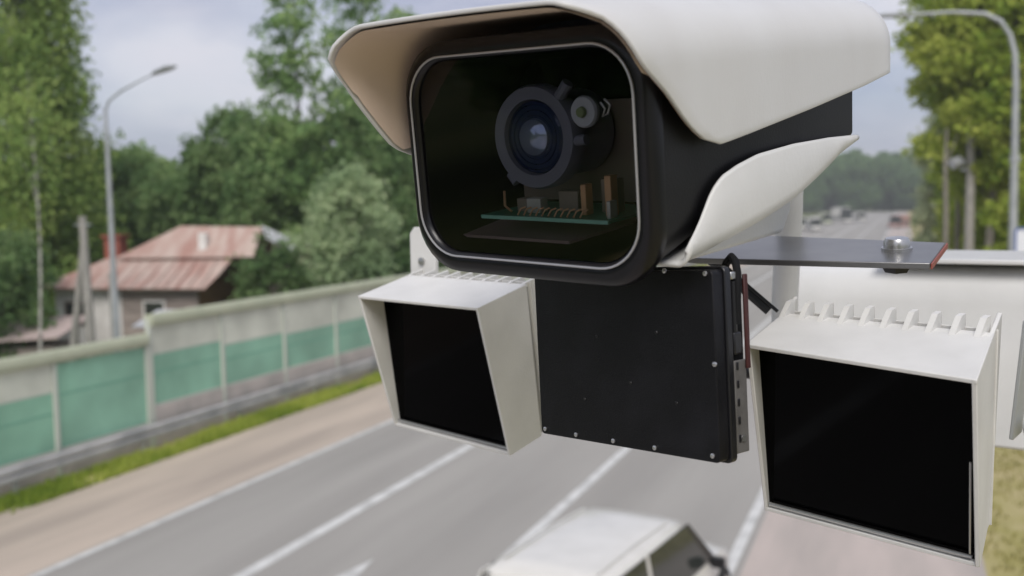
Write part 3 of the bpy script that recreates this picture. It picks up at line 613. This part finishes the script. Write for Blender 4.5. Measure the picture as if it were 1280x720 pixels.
grid_co = [[q.co.copy() for q in row] for row in grid]
v = vb.build('sun_visor', 'white_visor', h, smooth=True, angle=60)
so = v.modifiers.new('solid', 'SOLIDIFY'); so.thickness = .0028; so.offset = 0
bv = v.modifiers.new('bevel', 'BEVEL'); bv.width = .0009; bv.segments = 2; bv.limit_method = 'ANGLE'; bv.angle_limit = R(50)
lb = MB(); lg = []  # inner skin added under the visor, its colour carries the ground bounce
for i in range(1, NU):
    row = []
    for j in range(0, 13):
        q = grid_co[i][0].lerp(grid_co[i][NV], .006+.035*j)
        ctr = Vector((0, q.y, .0)); dv = Vector((q.x, 0, q.z-.0)); row.append(lb.bm.verts.new(Vector((q.x*.972, q.y, q.z-(.0026 if q.z > .05 else 0)))))
    lg.append(row)
for A_, B2_ in zip(lg, lg[1:]):
    for j in range(12): lb.bm.faces.new((A_[j], A_[j+1], B2_[j+1], B2_[j]))
lb.build('visor_inner_bounce', 'beige_bounce', h, smooth=True, angle=60)['label'] = 'beige inner face of the visor, lightened to stand for ground bounce'
MB().loft([rrect(.0965, .031, .0745, .012, .288), rrect(.0935, .033, .072, .012, .345)]).build('rear_cap', 'white_paint', h, smooth=True)
# inside: lens, lamp, boards
lens = MB().lathe([(.0205, .03), (.0240, .002), (.0250, -.0015), (.0330, -.002), (.0345, .002), (.0345, .010), (.029, .012), (.029, .05)], (-.011, .030, .0100), (0, 1, 0), 48).build('lens', 'lens_dark', h, smooth=True)
MB().lathe([(.0236, 0), (.0216, -.0015), (.0205, .001), (.0186, .001), (.0180, -.001), (.0170, .0012), (.0150, .0012), (.0145, -.0005), (.0135, .002)], (-.011, .031, .0100), (0, 1, 0), 48).build('lens_barrel', 'lens_blue', lens, smooth=True, angle=20)
MB().lathe([(.0128, 0), (.0118, -.0028), (.008, -.0052), (.004, -.0062), (.0005, -.0065)], (-.011, .0315, .0100), (0, 1, 0), 40).build('front_element', 'lens_core', lens, smooth=True)
MB().tube([(.010, .032, .035), (.018, .032, .044)], .004, 10).build('mounting_lug', 'lens_dark', lens, smooth=True)
MB().tube([(.018, .032, .007), (.030, .032, .008)], .0035, 10).build('mounting_lug', 'lens_dark', lens, smooth=True)
MB().tube([(-.035, .032, -.014), (-.030, .032, -.020)], .004, 10).build('mounting_lug', 'lens_dark', lens, smooth=True)
led = MB().lathe([(.0098, .003), (.0102, 0), (.0092, -.0018), (.0001, -.002)], (.0310, .030, .0255), (0, 1, 0), 32).build('infrared_lamp', 'led_white', h, smooth=True)
MB().lathe([(.0036, .0), (.0030, -.0024), (.0001, -.003)], (.0310, .0275, .0255), (0, 1, 0), 20).build('lamp_core', 'led_core', led, smooth=True)
pc = MB().box(-.052, .056, .016, .080, -.0425, -.0408).build('circuit_board', 'pcb', h)
MB().box(-.050, .0555, .0145, .0158, -.0428, -.0404).build('board_edge', 'pcb_edge', pc)
for (x, y, wd, hh, m_) in ((.026, .03, .0042, .020, 'copper'), (.0455, .03, .0050, .026, 'copper'), (-.016, .03, .012, .010, 'solder'), (-.029, .034, .010, .009, 'chip'), (.006, .04, .016, .014, 'chip'), (.036, .045, .013, .022, 'chip'), (.051, .022, .003, .011, 'solder')):
    MB().box(x-wd/2, x+wd/2, y, y+.008, -.0406, -.0406+hh).build('component', m_, pc, bevel=.0006)
for k in range(11):
    MB().tube([(-.022+k*.0052, .020, -.0405), (-.0205+k*.0052, .022, -.0365), (-.018+k*.0052, .024, -.0355)], .0006, 6).build('pin', 'copper', pc)
MB().tube([(.044, .03, .031), (.047, .03, .027), (.045, .03, .022), (.049, .03, .024), (.051, .03, .029), (.047, .03, .033)], .0007, 6).build('wire', 'solder', h, smooth=True)
MB().tube([(-.05, .04, -.028), (-.045, .034, -.037), (-.036, .03, -.040)], .0009, 6).build('wire', 'copper', h, smooth=True)
MB().plate([(-.078, .02, -.058), (.02, .02, -.058), (.045, .12, -.05), (-.07, .12, -.045)], .002).build('inner_tray', 'plastic_brown', h)
MB().box(-.07, .068, .085, .088, -.04, .03).build('back_board', 'chip', h)

# bracket plate fixed under the housing, runs out to the right
K = 1.34
HP = (HL[0]*K, HL[1]*K, 6.2+(HL[2]-6.2)*K)
p = empty('bracket_plate', HP, HR, 'dark steel bracket plate sticking out right under the housing with a bolt', 'bracket')
MB().plate([(.050, .058, -.0690), (.094, .054, -.0690), (.2285, .076, -.0672), (.2175, .137, -.0672), (.060, .135, -.0690)], -.0036).build('plate', 'plate_top', p, bevel=.0005)
MB().plate([(.2289, .0762, -.0706), (.2179, .137, -.0706), (.2179, .137, -.0675), (.2289, .0762, -.0675)], .0008).build('plate_edge', 'red_edge', p)
bo = MB().lathe([(.0072, -.010), (.0072, .0004), (.0088, .0004), (.0088, .0024), (.0076, .0024), (.0076, .0058), (.0064, .0080), (.0001, .0084)], (.1985, .108, -.0682), (0, 0, 1), 6*4).build('bolt', 'steel', p, smooth=True, angle=30)
MB().lathe([(.0092, 0), (.0092, -.006), (.007, -.0095), (.0001, -.0095)], (.1985, .108, -.0712), (0, 0, 1), 6).build('nut', 'black_metal', p)
st = MB().tube([(.082, .085, -.074), (.121, .096, -.110)], .0035, 8).build('strut', 'black_metal', p, smooth=True)
MB().tube([(.088, .085, -.074), (.127, .096, -.110)], .0012, 8).build('strut', 'black_metal', p, smooth=True)
for o in p.children:
    o.data.transform(Matrix.Scale(K, 4))
    for md in o.modifiers: md.width *= K

# mounting post
t = empty('mounting_post', (-.106, 1.03, 5.5), 0, 'white vertical mounting post between the housing and the right illuminator', 'post')
MB().tube([(-.004, 0, .5), (-.004, 0, .60), (0, 0, .69), (0, 0, .74)], [.0130, .0130, .0130, .0135], 24).build('pipe', 'white_paint', t, smooth=True)
MB().tube([(-.004, 0, .50), (-.004, 0, .53)], .0165, 24).build('collar', 'white_paint', t, smooth=True)

# ------------------------------------------------------------------ infrared illuminators
def illum(name, loc, rot, P, label, fin_up, glass_rec, ext=None):
    t = empty(name, loc, rot, label, 'illuminator', None)
    V = {k: Vector(v) for k, v in P.items()}
    th = .0030
    cen = sum(V.values(), Vector())/8
    def wall(keys, nm, tt=th):
        pts = [V[k] for k in keys]; n = (pts[1]-pts[0]).cross(pts[2]-pts[0]).normalized()
        if n.dot(cen-pts[0]) < 0: tt = -tt
        nn = Vector((0, 0, 0))
        for i in range(len(pts)): nn += (pts[i]-pts[0]).cross(pts[(i+1) % len(pts)]-pts[0])
        return MB().plate(pts, abs(tt) if nn.dot(cen-pts[0]) > 0 else -abs(tt)).build(nm, 'illum_paint', t, bevel=.0006)
    wall(('FTL', 'FTR', 'BTR', 'BTL'), 'top_plate')
    for a in 'LR':
        if ext:
            V['XT'] = V['BT'+a]+Vector((-.003, ext, ext*.33)); V['XB'] = V['BB'+a]+Vector((-.003, ext*.6, 0)); wall(('FT'+a, 'FB'+a, 'BB'+a, 'XB', 'XT', 'BT'+a), 'side_plate'); del V['XT'], V['XB']
        else: wall(('FT'+a, 'FB'+a, 'BB'+a, 'BT'+a), 'side_plate')
    # move side plates a hair so faces never coincide
    for o in t.children:
        if o.name.startswith('side_plate'): o.scale = (1.0, .999, .9985); o.location = (0, .00005, -.0002)
    wall(('FBL', 'FBR', 'BBR', 'BBL'), 'bottom_plate')
    wall(('BTL', 'BTR', 'BBR', 'BBL'), 'back_plate', .006)
    def mix(a, b, f): return V[a]+(V[b]-V[a])*f
    # dark glass set back from the slanted mouth
    gt, gb = glass_rec
    G = [mix('FTL', 'BTL', gt), mix('FTR', 'BTR', gt), mix('FBR', 'BBR', gb), mix('FBL', 'BBL', gb)]
    c = sum(G, Vector())/4; G = [c+(q-c)*.965 for q in G]
    n = (G[1]-G[0]).cross(G[2]-G[0]).normalized()
    gp = MB().plate(G, .003).build('glass_panel', 'glass_black', t)
    fr = [c+(q-c)*1.0 + (n*(-.0) ) for q in G]
    fwd = (V['FTL']-V['BTL']).normalized()
    MB().tube([fr[3]+fwd*.004+Vector((.002, 0, .004)), fr[2]+fwd*.004+Vector((-.002, 0, .004))], .0012, 8).build('frame_strip', 'steel', gp, smooth=True)
    MB().tube([fr[2]+fwd*.004+Vector((-.003, 0, .006)), fr[2]*.45+fr[1]*.55+fwd*.004+Vector((-.003, 0, 0))], .0007, 6).build('frame_strip', 'steel', gp, smooth=True)
    # heat sink
    hs = empty('tmp', (0, 0, 0))
    bpy.data.objects.remove(hs)
    nf = 10
    bk = wall(('BTL', 'BTR', 'BBR', 'BBL'), 'heat_sink', -.001)
    bk.location = (0, .0075, 0)
    dep, up, f0, f1, fw, run = fin_up
    for k in range(nf):
        f = f0+(f1-f0)*k/(nf-1)
        a = mix('BTL', 'BTR', f); bb = mix('BBL', 'BBR', f)
        x = a.x; w_ = fw
        prof = [Vector((0, -run, -.0005)), Vector((0, .002, up)), Vector((0, .004+dep, up)), Vector((0, .004+dep, -.05))]
        pts = [a+prof[0], a+prof[1], a+prof[2], bb+Vector((0, .004+dep, .01)), bb+Vector((0, .008, .004)), a+Vector((0, .004, -.004))]
        pts = [q-Vector((w_/2, 0, 0)) for q in pts]
        b = MB(); A = [b.bm.verts.new(q) for q in pts]; B2 = [b.bm.verts.new(q+Vector((w_, 0, 0))) for q in pts]
        b.bm.faces.new(A[::-1]); b.bm.faces.new(B2)
        for i in range(6): b.bm.faces.new((A[i], A[(i+1) % 6], B2[(i+1) % 6], B2[i]))
        b.build('fin', 'illum_paint', bk).location = (0, -.0075, 0)
    return t
RP = dict(FTL=(-.079, 0, .0035), FTR=(.079, 0, -.0036), FBL=(-.101, .03, -.142), FBR=(.060, .03, -.1456), BTL=(-.101, .084, 0), BTR=(.0593, .0764, 0), BBL=(-.118, .088, -.140), BBR=(.046, .078, -.1440))
ri = illum('infrared_illuminator', (-.0302, .6702, 6.0966), (.2, 0, -.45), RP, 'large white hooded illuminator with dark glass and upright cooling fins, lower right', (.0045, .0088, .03, .955, .0042, .011), (.22, .08), .022)
LP = dict(FTL=(-.0806, 0, -.0016), FTR=(.0804, 0, .0016), FBL=(-.0757, .02, -.153), FBR=(.0827, .02, -.1568), BTL=(-.0806, .077, .000), BTR=(.080, .077, .003), BBL=(-.0770, .077, -.155), BBR=(.080, .076, -.159))
li = illum('infrared_illuminator', (-.4439, .8708, 6.1070), (.2, .046, -.29), LP, 'smaller white hooded illuminator with slanted mouth, lower left under the housing', (.018, .0012, .02, .98, .0028, .012), (.42, .12))
t = empty('mounting_bracket', (-.489, .985, 6.02), R(-15), 'white upright bracket strip behind the left illuminator', 'bracket')
MB().prism([(-.018, -.05), (.018, -.05), (.018, .150), (.012, .157), (-.012, .157), (-.018, .150)], -.003, .003, 'y').build('strip', 'illum_paint', t, bevel=.001)
MB().lathe([(.004, 0), (.004, -.003), (.0001, -.0035)], (0, -.003, .12), (0, 1, 0), 12).build('screw', 'steel', t)
# yoke at the right side of the right illuminator
t = empty('mounting_yoke', (-.0302, .6702, 6.0966), (.2, 0, -.45), 'grey steel yoke gripping the right side of the large illuminator', 'bracket')
MB().plate([(.074, .092, .004), (.074, .108, .004), (.060, .110, -.082), (.060, .094, -.082)], .003).build('arm', 'galv', t, bevel=.0008)
MB().lathe([(.006, 0), (.006, .004), (.004, .006), (.0001, .006)], (.066, .101, -.074), (1, 0, .1), 6).build('bolt', 'steel', t)

# ------------------------------------------------------------------ black radar panel under the housing
t = empty('radar_unit', (-.1763, .6507, 6.0338), (0, -.05, -.5), 'flat black radar box between the two illuminators below the housing', 'radar')
MB().loft([rrect(.083, .000, .120, .003, y, 3) for y in (0, .010)]).build('front_panel', 'black_panel', t, bevel=.0008)
MB().loft([rrect(.0845, -.002, .122, .004, y, 3) for y in (.0102, .0160)]).build('flange', 'black_metal', t, bevel=.0008)
MB().loft([rrect(.080, .004, .117, .004, y, 3) for y in (.0162, .032)]).build('rear_case', 'black_matte', t, bevel=.001)
for x, z in [(-.078, .002), (-.045, .0015), (-.008, .0015), (.030, .0015), (.078, .0025), (.078, .116), (.045, .118), (.0, .118), (.0825, .06)]:
    MB().lathe([(.0016, 0), (.0016, -.0010), (.0010, -.0014), (.0001, -.0014)], (x, -.0002 if abs(x) < .083 else .010, z+.002), (0, 1, 0), 12).build('screw', 'steel', t, smooth=True)
for x, z in [(-.02, .075), (.01, .045), (-.035, .03), (.035, .08), (.05, .035)]:
    MB().lathe([(.0012, 0), (.0009, -.0003), (.0001, -.0004)], (x, -.0001, z), (0, 1, 0), 8).build('rivet', 'black_metal', t)
for k in range(9): MB().box(.0800, .0838, .0195, .0215, .010+k*.0115, .0150+k*.0115).build('rib', 'black_metal', t, bevel=.0004)
MB().tube([(.0825, .0195, .066), (.0825, .0195, .112)], .0022, 8).build('hinge_rod', 'black_metal', t, smooth=True)
MB().box(.0805, .0842, .0165, .022, .113, .118).build('latch', 'steel', t, bevel=.0008)
MB().box(.0805, .0850, .0165, .024, .066, .080).build('latch', 'black_metal', t, bevel=.001)
t = empty('support_bracket', (-.1763, .6507, 6.0338), (0, -.05, -.5), 'narrow steel hanger with dark red upper arm at the right edge of the radar box', 'bracket')
MB().box(.0830, .0850, .0285, .0325, .056, .116).build('arm', 'red_paint', t, bevel=.0008)
MB().box(.0812, .0832, .0175, .0300, .003, .062).build('hanger', 'dull_steel', t, bevel=.0008)
MB().lathe([(.0022, 0), (.0022, -.0016), (.0001, -.0018)], (.0840, .024, .012), (1, 0, 0), 10).build('screw', 'steel', t)
t = empty('cable', (-.1763, .6507, 6.0338), (0, -.05, -.5), 'black cable looping over the top right corner of the radar box', 'cable')
MB().tube([(.060, .040, .117), (.066, .036, .123), (.074, .031, .127), (.080, .027, .124), (.0835, .024, .117), (.084, .022, .10), (.083, .0215, .085)], .0026, 10).build('cord', 'black_matte', t, smooth=True)

# ------------------------------------------------------------------ white cabinet behind
t = empty('equipment_cabinet', (0.0, 1.33, 5.9), R(-14), 'large white equipment cabinet with overhanging lid behind the right illuminator', 'cabinet')
MB().loft([[Vector((x, y, z)) for y, z in ((.0, 0), (.20, 0), (.20, .215), (.03, .215), (.012, .208), (.003, .195), (0, .17))] for x in (-.140, .150)]).build('case', 'white_paint', t, bevel=.004)
MB().plate([(-.03, -.010, .2195), (.158, -.010, .2195), (.158, .215, .2195), (-.03, .215, .2195)], .006).build('lid', 'white_visor', t, bevel=.0015)
MB().box(.151, .156, -.002, .02, .005, .205).build('door_edge', 'illum_paint', t, bevel=.001)
MB().box(.152, .163, .03, .05, .075, .095).build('latch', 'galv', t, bevel=.001)

# ------------------------------------------------------------------ the arm that carries it all
t = empty('gantry_arm', (2.6, 1.43, 0), 0, 'galvanised gantry arm and mast carrying the white cabinet, outside the right edge', 'gantry')
MB().tube([(0, 0, 0), (0, 0, 3), (0, 0, 6.3)], [.14, .12, .10], 20).build('mast', 'galv', t, smooth=True)
MB().box(-2.44, -.09, -.04, .04, 5.92, 6.0).build('beam', 'galv', t, bevel=.006)
t = empty('support_rail', (0, 0, 0), 0, 'steel rails tying the mounting post and left bracket to the cabinet', 'bracket')
MB().box(-.122, -.098, 1.03, 1.36, 5.965, 5.985).build('rail', 'galv', t, bevel=.002)
MB().tube([(-.489, .99, 6.07), (-.30, 1.01, 6.045), (-.110, 1.03, 6.02)], .006, 10).build('tie_bar', 'black_metal', t, smooth=True)
MB().tube([(.045, .74, 6.02), (.05, 1.0, 6.02), (.05, 1.36, 6.02)], .010, 10).build('tie_bar', 'galv', t, smooth=True)

# ------------------------------------------------------------------ haze
hm = bpy.data.materials.new('haze_air'); hm.use_nodes = True; hn = hm.node_tree; hn.nodes.clear()
ho = hn.nodes.new('ShaderNodeOutputMaterial'); hv = hn.nodes.new('ShaderNodeVolumePrincipled')
hv.inputs['Color'].default_value = (.90, .92, .92, 1); hv.inputs['Density'].default_value = .0007; hv.inputs['Anisotropy'].default_value = .2
hn.links.new(hv.outputs[0], ho.inputs['Volume']); MAT['haze_air'] = hm
tag(MB().box(-2600, 2600, -700, 4100, -1.1, 40).build('haze', 'haze_air'), 'thin pale summer haze softening the far trees', 'haze', kind='stuff')
